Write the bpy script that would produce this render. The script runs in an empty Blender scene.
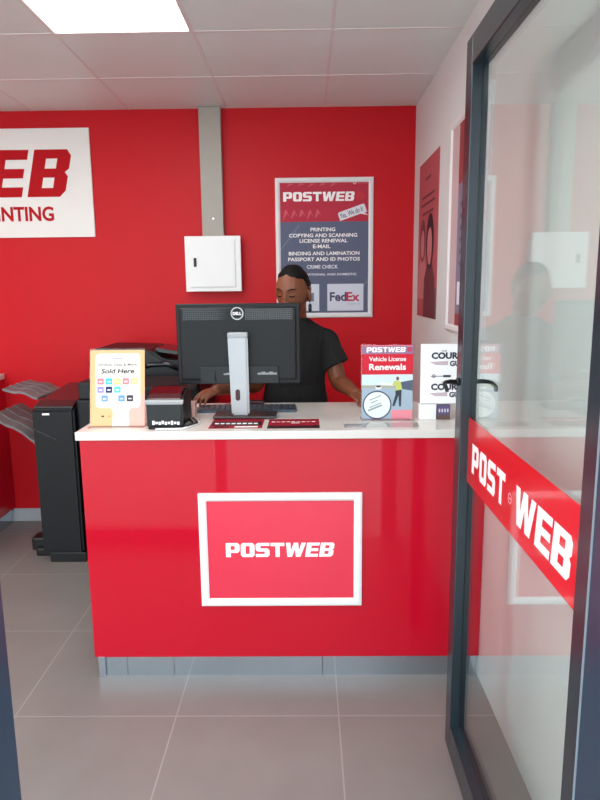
import bpy, bmesh, math, random
from mathutils import Vector, Matrix
R = math.radians
C = bpy.context.scene.collection
random.seed(4)

# ------------------------------------------------------------------ camera
cam_d = bpy.data.cameras.new('camera'); cam = bpy.data.objects.new('camera', cam_d); C.objects.link(cam)
cam_d.sensor_fit = 'VERTICAL'; cam_d.sensor_height = 36.0; cam_d.lens = 36.0 * 638.6 / 800.0
cam_d.clip_start = 0.03
right = Vector((0.99989074, 0.01046511, -0.01043993)); upv = Vector((0.00847097, 0.1731324, 0.98486213)); fwd = Vector((-0.01211418, 0.98484296, -0.17302483))
cam.matrix_world = Matrix(((right.x, upv.x, -fwd.x, 0), (right.y, upv.y, -fwd.y, 0), (right.z, upv.z, -fwd.z, 1.555), (0, 0, 0, 1)))
bpy.context.scene.camera = cam

# ------------------------------------------------------------------ sky, exposure
SKY_STRENGTH = 4.2
PANEL_STRENGTH = 13.0
w = bpy.data.worlds.new('sky'); bpy.context.scene.world = w; w.use_nodes = True
bg = w.node_tree.nodes['Background']; bg.inputs[0].default_value = (0.86, 0.94, 1.0, 1); bg.inputs[1].default_value = SKY_STRENGTH
vs = bpy.context.scene.view_settings
vs.view_transform = 'Standard'; vs.look = 'None'; vs.gamma = 1.0; vs.exposure = 0.0; vs.use_curve_mapping = False

# ------------------------------------------------------------------ materials
def lin(c):
    out = []
    for v in c:
        v /= 255.0
        out.append(v / 12.92 if v <= 0.04045 else ((v + 0.055) / 1.055) ** 2.4)
    return (*out, 1.0)
MATS = {}
def mat(name, rgb, rough=0.5, metal=0.0, coat=0.0, var=0.04, scale=8.0, bump=0.0, spec=0.5, bscale=None, coat_rough=0.04):
    if name in MATS: return MATS[name]
    m = bpy.data.materials.new(name); m.use_nodes = True; nt = m.node_tree; b = nt.nodes['Principled BSDF']
    b.inputs['Roughness'].default_value = rough; b.inputs['Metallic'].default_value = metal
    b.inputs['Coat Weight'].default_value = coat; b.inputs['Coat Roughness'].default_value = coat_rough
    b.inputs['Specular IOR Level'].default_value = spec
    c = lin(rgb); tc = nt.nodes.new('ShaderNodeTexCoord')
    n = nt.nodes.new('ShaderNodeTexNoise'); n.inputs['Scale'].default_value = scale; n.inputs['Detail'].default_value = 4
    nt.links.new(tc.outputs['Object'], n.inputs['Vector'])
    r = nt.nodes.new('ShaderNodeMix'); r.data_type = 'RGBA'
    r.inputs[6].default_value = tuple(min(1, v * (1 - var)) for v in c[:3]) + (1,)
    r.inputs[7].default_value = tuple(min(1, v * (1 + var)) for v in c[:3]) + (1,)
    nt.links.new(n.outputs['Fac'], r.inputs[0]); nt.links.new(r.outputs[2], b.inputs['Base Color'])
    if bump:
        n2 = nt.nodes.new('ShaderNodeTexNoise'); n2.inputs['Scale'].default_value = bscale or scale * 4; n2.inputs['Detail'].default_value = 3
        nt.links.new(tc.outputs['Object'], n2.inputs['Vector'])
        bp = nt.nodes.new('ShaderNodeBump'); bp.inputs['Strength'].default_value = bump; bp.inputs['Distance'].default_value = 0.01
        nt.links.new(n2.outputs['Fac'], bp.inputs['Height']); nt.links.new(bp.outputs[0], b.inputs['Normal'])
    MATS[name] = m; return m
def glass_mat(name, tint=(0.93, 0.97, 0.95), ior=1.5):
    m = bpy.data.materials.new(name); m.use_nodes = True; nt = m.node_tree; nt.nodes.clear()
    o = nt.nodes.new('ShaderNodeOutputMaterial'); mix = nt.nodes.new('ShaderNodeMixShader')
    tr = nt.nodes.new('ShaderNodeBsdfTransparent'); tr.inputs[0].default_value = (*tint, 1)
    gl = nt.nodes.new('ShaderNodeBsdfGlossy'); gl.inputs['Roughness'].default_value = 0.0
    ge = nt.nodes.new('ShaderNodeNewGeometry'); fr = nt.nodes.new('ShaderNodeFresnel')
    mx = nt.nodes.new('ShaderNodeMix'); mx.data_type = 'FLOAT'; mx.inputs[2].default_value = ior; mx.inputs[3].default_value = 1 / ior
    nt.links.new(ge.outputs['Backfacing'], mx.inputs[0]); nt.links.new(mx.outputs[0], fr.inputs['IOR'])
    nt.links.new(fr.outputs[0], mix.inputs[0]); nt.links.new(tr.outputs[0], mix.inputs[1]); nt.links.new(gl.outputs[0], mix.inputs[2])
    nt.links.new(mix.outputs[0], o.inputs[0]); return m
def emit_mat(name, rgb, strength):
    m = bpy.data.materials.new(name); m.use_nodes = True; nt = m.node_tree; nt.nodes.clear()
    o = nt.nodes.new('ShaderNodeOutputMaterial'); e = nt.nodes.new('ShaderNodeEmission')
    e.inputs[0].default_value = lin(rgb); e.inputs[1].default_value = strength
    nt.links.new(e.outputs[0], o.inputs[0]); return m

def tile_mat():
    m = bpy.data.materials.new('porcelain floor tile'); m.use_nodes = True; nt = m.node_tree; b = nt.nodes['Principled BSDF']
    N = nt.nodes.new; L = nt.links.new
    geo = N('ShaderNodeNewGeometry'); sep = N('ShaderNodeSeparateXYZ'); L(geo.outputs['Position'], sep.inputs[0])
    def axis(out, off):
        a = N('ShaderNodeMath'); a.operation = 'SUBTRACT'; a.inputs[1].default_value = off; L(out, a.inputs[0])
        d = N('ShaderNodeMath'); d.operation = 'DIVIDE'; d.inputs[1].default_value = 0.6; L(a.outputs[0], d.inputs[0])
        f = N('ShaderNodeMath'); f.operation = 'PINGPONG'; f.inputs[1].default_value = 0.5; L(d.outputs[0], f.inputs[0])
        g = N('ShaderNodeMath'); g.operation = 'LESS_THAN'; g.inputs[1].default_value = 0.0042; L(f.outputs[0], g.inputs[0])
        fl = N('ShaderNodeMath'); fl.operation = 'FLOOR'; L(d.outputs[0], fl.inputs[0]); return g, fl
    gx, fx = axis(sep.outputs[0], -0.4957); gy, fy = axis(sep.outputs[1], 2.1184)
    mx = N('ShaderNodeMath'); mx.operation = 'MAXIMUM'; L(gx.outputs[0], mx.inputs[0]); L(gy.outputs[0], mx.inputs[1])
    cmb = N('ShaderNodeCombineXYZ'); L(fx.outputs[0], cmb.inputs[0]); L(fy.outputs[0], cmb.inputs[1])
    wn = N('ShaderNodeTexWhiteNoise'); L(cmb.outputs[0], wn.inputs['Vector'])
    n = N('ShaderNodeTexNoise'); n.inputs['Scale'].default_value = 5; n.inputs['Detail'].default_value = 6; L(geo.outputs['Position'], n.inputs['Vector'])
    ad = N('ShaderNodeMath'); ad.operation = 'MULTIPLY_ADD'; ad.inputs[1].default_value = 0.25; L(wn.outputs['Value'], ad.inputs[0]); L(n.outputs['Fac'], ad.inputs[2])
    c1 = N('ShaderNodeMix'); c1.data_type = 'RGBA'; c1.inputs[6].default_value = lin((117, 112, 109)); c1.inputs[7].default_value = lin((130, 125, 122)); L(ad.outputs[0], c1.inputs[0])
    c2 = N('ShaderNodeMix'); c2.data_type = 'RGBA'; c2.inputs[7].default_value = lin((150, 145, 141)); L(mx.outputs[0], c2.inputs[0]); L(c1.outputs[2], c2.inputs[6])
    L(c2.outputs[2], b.inputs['Base Color']); b.inputs['Roughness'].default_value = 0.38
    bp = N('ShaderNodeBump'); bp.inputs['Strength'].default_value = 0.3; bp.inputs['Distance'].default_value = 0.002; bp.invert = True
    L(mx.outputs[0], bp.inputs['Height']); L(bp.outputs[0], b.inputs['Normal'])
    return m

RED_WALL = mat('red wall paint', (200, 14, 28), 0.5, var=0.03, scale=3, bump=0.03, bscale=120, spec=0.25)
WHITE_WALL = mat('off white wall paint', (226, 231, 229), 0.6, var=0.02, scale=3, bump=0.04, bscale=120)
CEIL = mat('ceiling tile', (226, 238, 236), 0.4, var=0.03, scale=4)
TBAR = mat('ceiling grid bar', (226, 222, 220), 0.35)
FLOOR = tile_mat()
JAMB = mat('door frame with sky reflection in colour', (26, 50, 68), 0.3, var=0.04, scale=12)  # same frame paint made bluer: the sky's reflection is put into the colour
RED_LAM = mat('glossy red laminate', (186, 4, 34), 0.3, spec=0.15, coat=0.55, var=0.02, scale=2, coat_rough=0.03)
WORKTOP = mat('white worktop', (213, 208, 203), 0.16, var=0.02, scale=30)
KICK = mat('brushed aluminium kickboard', (200, 212, 222), 0.10, metal=1.0, var=0.03, scale=20)
STEEL = mat('polished steel foot', (205, 215, 228), 0.2, metal=1.0)
ALU_DARK = mat('anthracite powder coated aluminium', (28, 40, 48), 0.25, var=0.04, scale=12, spec=0.6)
ALU = mat('silver anodised frame', (234, 233, 234), 0.35, metal=0.0, var=0.02)
WHITE_STEEL = mat('white enamelled steel', (240, 240, 240), 0.3, var=0.02)
GREY_TRUNK = mat('grey trunking', (166, 160, 150), 0.45, var=0.04, scale=6)
BASEB = mat('pale grey skirting', (176, 178, 184), 0.4)
BLACK = mat('black plastic', (22, 23, 25), 0.42, spec=0.4, var=0.08, bump=0.04, scale=30)
BLACK_GLOSS = mat('glossy black plastic', (22, 23, 26), 0.12, var=0.05)
MON_BLACK = mat('satin black monitor shell', (15, 17, 20), 0.48, var=0.05, scale=20, bump=0.02, spec=0.3)
MON_GREY = mat('dark grey monitor panel', (28, 31, 34), 0.5, spec=0.35)
COPIER = mat('charcoal copier shell', (17, 19, 23), 0.5, spec=0.35, var=0.06, scale=10)
COPIER_TOP = mat('dark glossy copier top', (46, 40, 42), 0.15)
TRAY = mat('grey plastic tray', (112, 110, 112), 0.45, var=0.05, scale=10)
SILVER = mat('brushed silver', (166, 167, 170), 0.35, metal=0.4, var=0.04, scale=30)
LETTER_WHITE = mat('white lettering', (250, 246, 246), 0.4, var=0.01)
PALE_RED = mat('pale red lettering', (236, 150, 156), 0.4)
LETTER_RED = mat('red lettering', (184, 8, 22), 0.55, var=0.02, spec=0.15)
STICKER = mat('red vinyl sticker', (206, 10, 24), 0.25, coat=0.5, var=0.02)
SIGN_WHITE = mat('white sign board', (236, 234, 230), 0.4, var=0.015)
ACRYLIC = glass_mat('clear acrylic', (0.95, 0.96, 0.96), 1.45)
GLASS = glass_mat('float glass', (0.95, 0.985, 0.975), 1.55)
SKIN = mat('brown skin', (122, 70, 46), 0.42, var=0.10, scale=25, bump=0.05, spec=0.4)
HAIR = mat('black braided hair', (11, 9, 9), 0.7, spec=0.2, var=0.2, scale=120, bump=0.3)
SHIRT = mat('black cotton', (15, 16, 18), 0.85, var=0.1, scale=40, bump=0.15)
TROUSER = mat('dark denim', (32, 35, 46), 0.85, var=0.1, scale=60, bump=0.15)

# ------------------------------------------------------------------ mesh helpers
def new(): return bmesh.new()
def box(bm, x0, x1, y0, y1, z0, z1, bev=0.0, seg=2):
    t = bmesh.new()
    vs_ = [t.verts.new((x, y, z)) for x in (x0, x1) for y in (y0, y1) for z in (z0, z1)]
    for f in ((0, 1, 3, 2), (4, 6, 7, 5), (0, 4, 5, 1), (2, 3, 7, 6), (0, 2, 6, 4), (1, 5, 7, 3)): t.faces.new([vs_[i] for i in f])
    bmesh.ops.recalc_face_normals(t, faces=t.faces)
    if bev: bmesh.ops.bevel(t, geom=t.edges[:], offset=bev, segments=seg, profile=0.6, affect='EDGES', clamp_overlap=True)
    merge(bm, t); return bm
def merge(bm, t, M=None):
    if M is not None: bmesh.ops.transform(t, matrix=M, verts=t.verts)
    me = bpy.data.meshes.new('tmp'); t.to_mesh(me); t.free(); bm.from_mesh(me); bpy.data.meshes.remove(me)
def prism(bm, pts, a, b, axis='Y', bev=0.0):
    """extrude a 2D outline between a and b along an axis"""
    t = bmesh.new()
    def P(u, v, w_):
        return {'Y': (u, w_, v), 'X': (w_, u, v), 'Z': (u, v, w_)}[axis]
    lo = [t.verts.new(P(u, v, a)) for u, v in pts]; hi = [t.verts.new(P(u, v, b)) for u, v in pts]; n = len(pts)
    t.faces.new(lo); t.faces.new(hi[::-1])
    for i in range(n): t.faces.new((lo[i], hi[i], hi[(i + 1) % n], lo[(i + 1) % n]))
    bmesh.ops.recalc_face_normals(t, faces=t.faces)
    if bev: bmesh.ops.bevel(t, geom=t.edges[:], offset=bev, segments=2, affect='EDGES', clamp_overlap=True)
    merge(bm, t); return bm
def basis_for(d):
    d = Vector(d).normalized(); a = Vector((0, 0, 1)) if abs(d.z) < 0.9 else Vector((1, 0, 0))
    u = d.cross(a).normalized(); return u, d.cross(u).normalized()
def tube(bm, pts, rad, seg=12, caps=True):
    pts = [Vector(p) for p in pts]; n = len(pts); rad = rad if isinstance(rad, (list, tuple)) else [rad] * n
    t = bmesh.new(); rings = []; u = None
    for i, p in enumerate(pts):
        d = (pts[min(i + 1, n - 1)] - pts[max(i - 1, 0)]).normalized()
        if u is None: u, v = basis_for(d)
        else:
            u = (u - d * u.dot(d)).normalized(); v = d.cross(u).normalized()
        rings.append([t.verts.new(p + (u * math.cos(2 * math.pi * k / seg) + v * math.sin(2 * math.pi * k / seg)) * rad[i]) for k in range(seg)])
    for i in range(n - 1):
        for k in range(seg): t.faces.new((rings[i][k], rings[i][(k + 1) % seg], rings[i + 1][(k + 1) % seg], rings[i + 1][k]))
    if caps: t.faces.new(rings[0][::-1]); t.faces.new(rings[-1])
    bmesh.ops.recalc_face_normals(t, faces=t.faces); merge(bm, t); return bm
def cyl(bm, p, q, r0, r1=None, seg=24): return tube(bm, [p, q], [r0, r0 if r1 is None else r1], seg)
def ellipsoid(bm, c, r, M=None, useg=24, vseg=16):
    t = bmesh.new(); bmesh.ops.create_uvsphere(t, u_segments=useg, v_segments=vseg, radius=1)
    m = Matrix.Translation(c) @ (M.to_4x4() if M else Matrix()) @ Matrix.Diagonal((*r, 1)); merge(bm, t, m); return bm
def loft(bm, rings, seg=32, power=2.0):
    """stack of rings (x, y, z, rx, ry)"""
    t = bmesh.new(); rr = []
    for (x, y, z, rx, ry) in rings:
        ring = []
        for k in range(seg):
            a = 2 * math.pi * k / seg; c, s = math.cos(a), math.sin(a)
            ring.append(t.verts.new((x + rx * math.copysign(abs(c) ** (2 / power), c), y + ry * math.copysign(abs(s) ** (2 / power), s), z)))
        rr.append(ring)
    for i in range(len(rr) - 1):
        for k in range(seg): t.faces.new((rr[i][k], rr[i][(k + 1) % seg], rr[i + 1][(k + 1) % seg], rr[i + 1][k]))
    t.faces.new(rr[0][::-1]); t.faces.new(rr[-1]); bmesh.ops.recalc_face_normals(t, faces=t.faces); merge(bm, t); return bm
def obj(name, bm, m, parent=None, smooth=False):
    me = bpy.data.meshes.new(name)
    if parent is not None: bmesh.ops.translate(bm, verts=bm.verts, vec=-world_loc(parent))
    bm.to_mesh(me); bm.free()
    for mm in (m if isinstance(m, list) else [m]): me.materials.append(mm)
    if smooth:
        for p in me.polygons: p.use_smooth = True
    o = bpy.data.objects.new(name, me); C.objects.link(o)
    if parent is not None: o.parent = parent
    return o
def world_loc(o):
    v = Vector((0, 0, 0))
    while o is not None: v = v + o.location; o = o.parent
    return v
def tag(o, label, cat, group=None):
    o['label'] = label; o['category'] = cat
    if group: o['group'] = group
    return o
def thing(name, label, cat, loc, group=None):
    o = bpy.data.objects.new(name, None); o.empty_display_size = 0.1; C.objects.link(o); o.location = loc
    return tag(o, label, cat, group)
def struct(name, bm, m, smooth=False):
    o = obj(name, bm, m, None, smooth); o['kind'] = 'structure'; return o

# ---- lettering and printed matter
G = {
 'P': (1.0, [[(0,0),(.3,0),(.3,1),(0,1)], [(.3,.79),(.7,.79),(.86,1),(.3,1)], [(.7,.79),(.7,.52),(1,.44),(1,.87),(.86,1)], [(.3,.3),(.86,.3),(1,.44),(.7,.52),(.3,.52)]]),
 'O': (1.0, [[(0,.14),(.3,.22),(.3,.78),(0,.86)], [(.7,.22),(1,.14),(1,.86),(.7,.78)], [(0,.86),(.3,.78),(.7,.78),(1,.86),(.86,1),(.14,1)], [(0,.14),(.14,0),(.86,0),(1,.14),(.7,.22),(.3,.22)]]),
 'S': (1.0, [[(0,.86),(.3,.79),(1,.79),(1,1),(.14,1)], [(0,.52),(.3,.61),(.3,.79),(0,.86)], [(0,.52),(.14,.39),(.7,.39),(1,.48),(.86,.61),(.3,.61)], [(.7,.39),(.7,.21),(1,.14),(1,.48)], [(0,0),(.86,0),(1,.14),(.7,.21),(0,.21)]]),
 'T': (1.0, [[(0,.77),(1,.77),(1,1),(0,1)], [(.35,0),(.65,0),(.65,.77),(.35,.77)]]),
 'W': (1.45, [[(0,1),(.32,1),(.43,.42),(.57,1),(.88,1),(1.02,.42),(1.13,1),(1.45,1),(1.20,0),(.86,0),(.725,.56),(.59,0),(.25,0)]]),
 'E': (0.92, [[(0,0),(.3,0),(.3,1),(0,1)], [(.3,.79),(.92,.79),(.92,1),(.3,1)], [(.3,.4),(.88,.4),(.88,.6),(.3,.6)], [(.3,0),(.92,0),(.92,.21),(.3,.21)]]),
 'B': (1.0, [[(0,0),(.3,0),(.3,1),(0,1)], [(.3,.81),(.7,.81),(.87,1),(.3,1)], [(.7,.81),(.7,.6),(.9,.52),(1,.6),(1,.87),(.87,1)], [(.3,.41),(.7,.41),(.9,.52),(.7,.6),(.3,.6)], [(.7,.41),(.7,.19),(.87,0),(1,.13),(1,.43),(.9,.52)], [(.3,0),(.87,0),(.7,.19),(.3,.19)]]),
}
for _k in 'POSTEB':                                          # heavier strokes
    _w, _ps = G[_k]; G[_k] = (_w, [[({.3: .35, .7: .65}.get(u, u), v) for u, v in p] for p in _ps])
def logo_polys(text, shear=0.0, gap=0.12, italic_from=0):
    x = 0; out = []
    for i, ch in enumerate(text):
        if ch == ' ': x += 0.35; continue
        w_, ps = G[ch]; sh = shear if i >= italic_from else 0.0
        if i == italic_from and i: x -= shear * 0.8
        for p in ps: out.append([(x + u + sh * v, v) for u, v in p])
        x += w_ + gap
    return out, x - gap
_txt = {}
def text_bm(s, bold=0.0, shear=0.0):
    """flat triangles of a line of type, normalised so its box starts at 0,0; returns bmesh, width, height"""
    key = (s, bold, shear)
    if key not in _txt:
        cu = bpy.data.curves.new('t', 'FONT'); cu.body = s; cu.size = 1; cu.offset = bold; cu.shear = shear; cu.resolution_u = 3
        o = bpy.data.objects.new('t', cu); C.objects.link(o)
        dg = bpy.context.evaluated_depsgraph_get(); dg.update()
        me = bpy.data.meshes.new_from_object(o.evaluated_get(dg)); bpy.data.objects.remove(o); bpy.data.curves.remove(cu)
        _txt[key] = me
    bm = bmesh.new(); bm.from_mesh(_txt[key])
    xs = [v.co.x for v in bm.verts]; ys = [v.co.y for v in bm.verts]
    bmesh.ops.translate(bm, verts=bm.verts, vec=(-min(xs), -min(ys), 0))
    return bm, max(xs) - min(xs), max(ys) - min(ys)
class Art:
    """printed matter on a flat sheet: origin O, axes U (right), V (up), normal N; every colour is a material slot of one mesh"""
    def __init__(s, O, U, V):
        s.O, s.U, s.V = Vector(O), Vector(U).normalized(), Vector(V).normalized(); s.N = s.U.cross(s.V); s.bm = new(); s.mats = []; s.step = 0.0003
    def slot(s, m):
        if m not in s.mats: s.mats.append(m)
        return s.mats.index(m)
    def pt(s, x, y, l): return s.O + s.U * x + s.V * y + s.N * (l * s.step)
    def poly(s, pts, m, l=1):
        f = s.bm.faces.new([s.bm.verts.new(s.pt(x, y, l)) for x, y in pts]); f.material_index = s.slot(m); f.normal_update()
        if f.normal.dot(s.N) < 0: f.normal_flip()
    def rect(s, x0, x1, y0, y1, m, l=1): s.poly([(x0, y0), (x1, y0), (x1, y1), (x0, y1)], m, l)
    def disc(s, x, y, r, m, l=1, ry=None, n=36): s.poly([(x + r * math.cos(2 * math.pi * k / n), y + (ry or r) * math.sin(2 * math.pi * k / n)) for k in range(n)], m, l)
    def ring(s, x, y, r0, r1, m, l=1, n=40):
        for k in range(n):
            a, b = 2 * math.pi * k / n, 2 * math.pi * (k + 1) / n
            s.poly([(x + r0 * math.cos(a), y + r0 * math.sin(a)), (x + r1 * math.cos(a), y + r1 * math.sin(a)), (x + r1 * math.cos(b), y + r1 * math.sin(b)), (x + r0 * math.cos(b), y + r0 * math.sin(b))], m, l)
    def rrect(s, x0, x1, y0, y1, r, m, l=1):
        pts = []
        for cx, cy, a0 in ((x1 - r, y1 - r, 0), (x0 + r, y1 - r, 90), (x0 + r, y0 + r, 180), (x1 - r, y0 + r, 270)):
            for k in range(5): a = R(a0 + 22.5 * k); pts.append((cx + r * math.cos(a), cy + r * math.sin(a)))
        s.poly(pts, m, l)
    def logo(s, text, x0, x1, y0, y1, m, l=2, shear=0.0, italic_from=0, gap=0.12):
        ps, w_ = logo_polys(text, shear, gap, italic_from); k = (x1 - x0) / w_; h = y1 - y0
        for p in ps: s.poly([(x0 + u * k, y0 + v * h) for u, v in p], m, l)
    def text(s, t, x0, x1, y0, y1, m, l=2, bold=0.0, shear=0.0, rot=0.0):
        b, w_, h = text_bm(t, bold, shear); i = s.slot(m); kx, ky = (x1 - x0) / w_, (y1 - y0) / h; ca, sa = math.cos(rot), math.sin(rot)
        mp = {}
        for v in b.verts:
            u, q = v.co.x * kx, v.co.y * ky
            mp[v] = s.bm.verts.new(s.pt(x0 + u * ca - q * sa, y0 + u * sa + q * ca, l))
        for f in b.faces:
            g = s.bm.faces.new([mp[v] for v in f.verts]); g.material_index = i; g.normal_update()
            if g.normal.dot(s.N) < 0: g.normal_flip()
        b.free()
    def slab(s, x0, x1, y0, y1, th, m):
        """the sheet itself, with thickness behind the printed face"""
        i = s.slot(m); c = [s.pt(x, y, 0) - s.N * d for d in (th, 0) for x, y in ((x0, y0), (x1, y0), (x1, y1), (x0, y1))]
        v = [s.bm.verts.new(p) for p in c]
        for f in ((3, 2, 1, 0), (4, 5, 6, 7), (0, 1, 5, 4), (1, 2, 6, 5), (2, 3, 7, 6), (3, 0, 4, 7)):
            g = s.bm.faces.new([v[k] for k in f]); g.material_index = i
    def build(s, name, parent=None): return obj(name, s.bm, s.mats, parent)
def ink(name, rgb, rough=0.45, var=0.02): return mat('print ' + name, rgb, 0.6, var=var, spec=0.2)
XZ = ((1, 0, 0), (0, 0, 1))          # faces -Y
def frame_bm(O, U, V, w_, h, bw, th, bev=0.003):
    """mitred rectangular frame, O the lower left corner of its outside on the wall"""
    t = new(); O, U, V = Vector(O), Vector(U), Vector(V); N = U.cross(V)
    prof = [(0, 0), (0, th * 0.7), (bw * 0.3, th), (bw * 0.7, th), (bw, th * 0.6), (bw, 0)]
    rings = []
    for a, b in prof:
        rings.append([t.verts.new(O + U * x + V * y + N * b) for x, y in ((a, a), (w_ - a, a), (w_ - a, h - a), (a, h - a))])
    for i in range(len(prof)):
        A, B = rings[i], rings[(i + 1) % len(prof)]
        for k in range(4): t.faces.new((A[k], A[(k + 1) % 4], B[(k + 1) % 4], B[k]))
    bmesh.ops.recalc_face_normals(t, faces=t.faces); return t

# ================================================================== THE SETTING
D, CH, W, LW, SF = 4.158, 2.6435, 0.678, -3.6, 0.92      # back wall, ceiling, right wall, left wall, shopfront line
b = new(); box(b, LW - 0.15, W + 0.15, SF - 0.06, D + 0.15, -0.12, 0); struct('floor', b, FLOOR)
b = new(); box(b, -9, 9, -9, SF - 0.06, -0.12, -0.004); struct('ground', b, mat('concrete paving outside', (186, 184, 180), 0.8, var=0.1, scale=3))
b = new(); box(b, LW - 0.15, W + 0.15, D, D + 0.15, 0, CH + 0.12); struct('wall_back', b, RED_WALL)
b = new(); box(b, W, W + 0.15, SF - 0.06, D, 0, CH + 0.12); struct('wall_right', b, WHITE_WALL)
b = new(); box(b, LW - 0.15, LW, SF - 0.06, D, 0, CH + 0.12); struct('wall_left', b, RED_WALL)
# suspended ceiling: boards between bars at 600 mm
PX = [(-1.081, -0.481), (-2.881, -2.281)]; PY = [(2.369, 2.969), (1.17, 1.77)]
b = new()
xs = [-1.681 + 0.6 * i for i in range(-4, 5)]; ys = [3.569 + 0.6 * i for i in range(-5, 2)]
def lit(x, y): return any(a - 0.01 < x < c for a, c in PX) and any(a - 0.01 < y < c for a, c in PY)
for x in xs:
    for y in ys:
        x0, x1, y0, y1 = max(x, LW), min(x + 0.6, W), max(y, SF - 0.06), min(y + 0.6, D)
        if x1 - x0 < 0.02 or y1 - y0 < 0.02 or lit(x + 0.05, y + 0.05): continue
        box(b, x0, x1, y0, y1, CH, CH + 0.015)
ceiling = struct('ceiling', b, CEIL)
b = new(); box(b, LW, W, SF - 0.06, D, CH + 0.02, CH + 0.12); struct('trim_1', b, mat('ceiling void', (120, 116, 112), 0.8))
b = new()
for x in xs:
    if LW < x < W: box(b, x - 0.0065, x + 0.0065, SF - 0.06, D, CH - 0.002, CH + 0.014)
for y in ys:
    if SF < y < D: box(b, LW, W, y - 0.0065, y + 0.0065, CH - 0.0021, CH + 0.014)
struct('trim_2', b, TBAR)
b = new(); box(b, -2.5, -0.001 + W, D - 0.012, D, 0, 0.09, 0.003); struct('baseboard_back', b, BASEB)
b = new(); box(b, W - 0.012, W, 2.98, D - 0.012, 0, 0.09, 0.003); struct('baseboard_right', b, BASEB)
# lamps in the ceiling
for i, (a, c) in enumerate(PX):
    for j, (e, f) in enumerate(PY):
        lt = thing('ceiling_light', ['square white LED panel lit in the ceiling above the sign', 'square LED panel in the ceiling towards the shopfront, above the entrance', 'square LED panel at the left end of the ceiling', 'square LED panel in the front left corner of the ceiling'][i * 2 + j], 'light', (a + 0.3, e + 0.3, CH), 'LED panels in the ceiling')
        fr = new(); t = frame_bm((a + 0.004, f - 0.004, CH + 0.008), (1, 0, 0), (0, -1, 0), 0.592, 0.592, 0.012, 0.012); merge(fr, t); obj('frame', fr, WHITE_STEEL, lt)
        df = new(); box(df, a + 0.014, c - 0.014, e + 0.014, f - 0.014, CH + 0.001, CH + 0.01); obj('diffuser', df, MATS.setdefault('LED diffuser', emit_mat('LED diffuser', (255, 252, 246), PANEL_STRENGTH)) if 'LED diffuser' not in MATS else MATS['LED diffuser'], lt)

# shopfront: jambs, head, fixed panes
JL, JR, DH = -0.503, 0.452, 2.25
def bars(*bs):
    t = new()
    for q in bs: box(t, *q, 0.003)
    return t
o = struct('door_2', bars((JR, JR + 0.06, SF - 0.05, SF + 0.05, 0, CH), (JL - 0.06, JL, SF - 0.05, SF + 0.05, 0, CH), (JL, JR, SF - 0.05, SF + 0.05, DH, DH + 0.06), (JL, JR, SF - 0.05, SF + 0.05, CH - 0.05, CH)), JAMB)
b = new(); box(b, JR - 0.0015, JR + 0.004, SF + 0.0465, SF + 0.0515, 0.01, DH); obj('gap_line', b, mat('grey gap line', (120, 132, 140), 0.6), o)  # grey strip added to draw the light line of the slim jamb gap
b = new(); box(b, JL, JR, SF - 0.004, SF + 0.004, DH + 0.06, CH - 0.05); o2 = obj('transom_glass', b, GLASS, o)
b = new(); box(b, JR + 0.06, W, SF - 0.05, SF + 0.05, 0, CH); struct('wall_front', b, WHITE_WALL)
x0, x1 = LW, JL - 0.06
o = struct('window_1', bars((x0, x1, SF - 0.04, SF + 0.04, 0, 0.09), (x0, x1, SF - 0.04, SF + 0.04, CH - 0.06, CH), (x0, x0 + 0.05, SF - 0.04, SF + 0.04, 0.09, CH - 0.06), (-2.05, -2.0, SF - 0.04, SF + 0.04, 0.09, CH - 0.06), (x0 + 0.05, x1, SF - 0.04, SF + 0.04, DH, DH + 0.05)), ALU_DARK)
for a, c in ((x0 + 0.05, -2.05), (-2.0, x1)):
    b = new(); box(b, a, c, SF - 0.004, SF + 0.004, 0.09, DH); obj('pane', b, GLASS, o)
    b = new(); box(b, a, c, SF - 0.004, SF + 0.004, DH + 0.05, CH - 0.06); obj('pane', b, GLASS, o)

# ---- the open glass door leaf (stands at right angles to the shopfront)
DX0, DX1, DY0, DY1, DZ0, DZ1 = 0.463, 0.511, 0.980, 1.9745, 0.012, 2.24
door = bpy.data.objects.new('door_1', None); C.objects.link(door); door.location = (0.487, DY0, 0); door['kind'] = 'structure'
tag(door, 'open glass shop door in a dark metal frame with a red sticker band', 'door')
SWF, SWN = 0.066, 0.067
b = new(); box(b, DX0, DX1, DY1 - SWF, DY1, DZ0, DZ1, 0.003); obj('stile', b, ALU_DARK, door)
b = new(); box(b, DX0, DX1, DY0, DY0 + SWN, DZ0, DZ1, 0.003); obj('stile', b, ALU_DARK, door)
b = new(); box(b, DX0, DX1, DY0 + SWN, DY1 - SWF, DZ1 - 0.08, DZ1, 0.003); obj('top_rail', b, ALU_DARK, door)
b = new(); box(b, DX0, DX1, DY0 + SWN, DY1 - SWF, DZ0, DZ0 + 0.1, 0.003); obj('bottom_rail', b, ALU_DARK, door)
b = new(); box(b, 0.491, 0.497, DY0 + SWN, DY1 - SWF, DZ0 + 0.1, DZ1 - 0.08); glass = obj('glass', b, GLASS, door)
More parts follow.
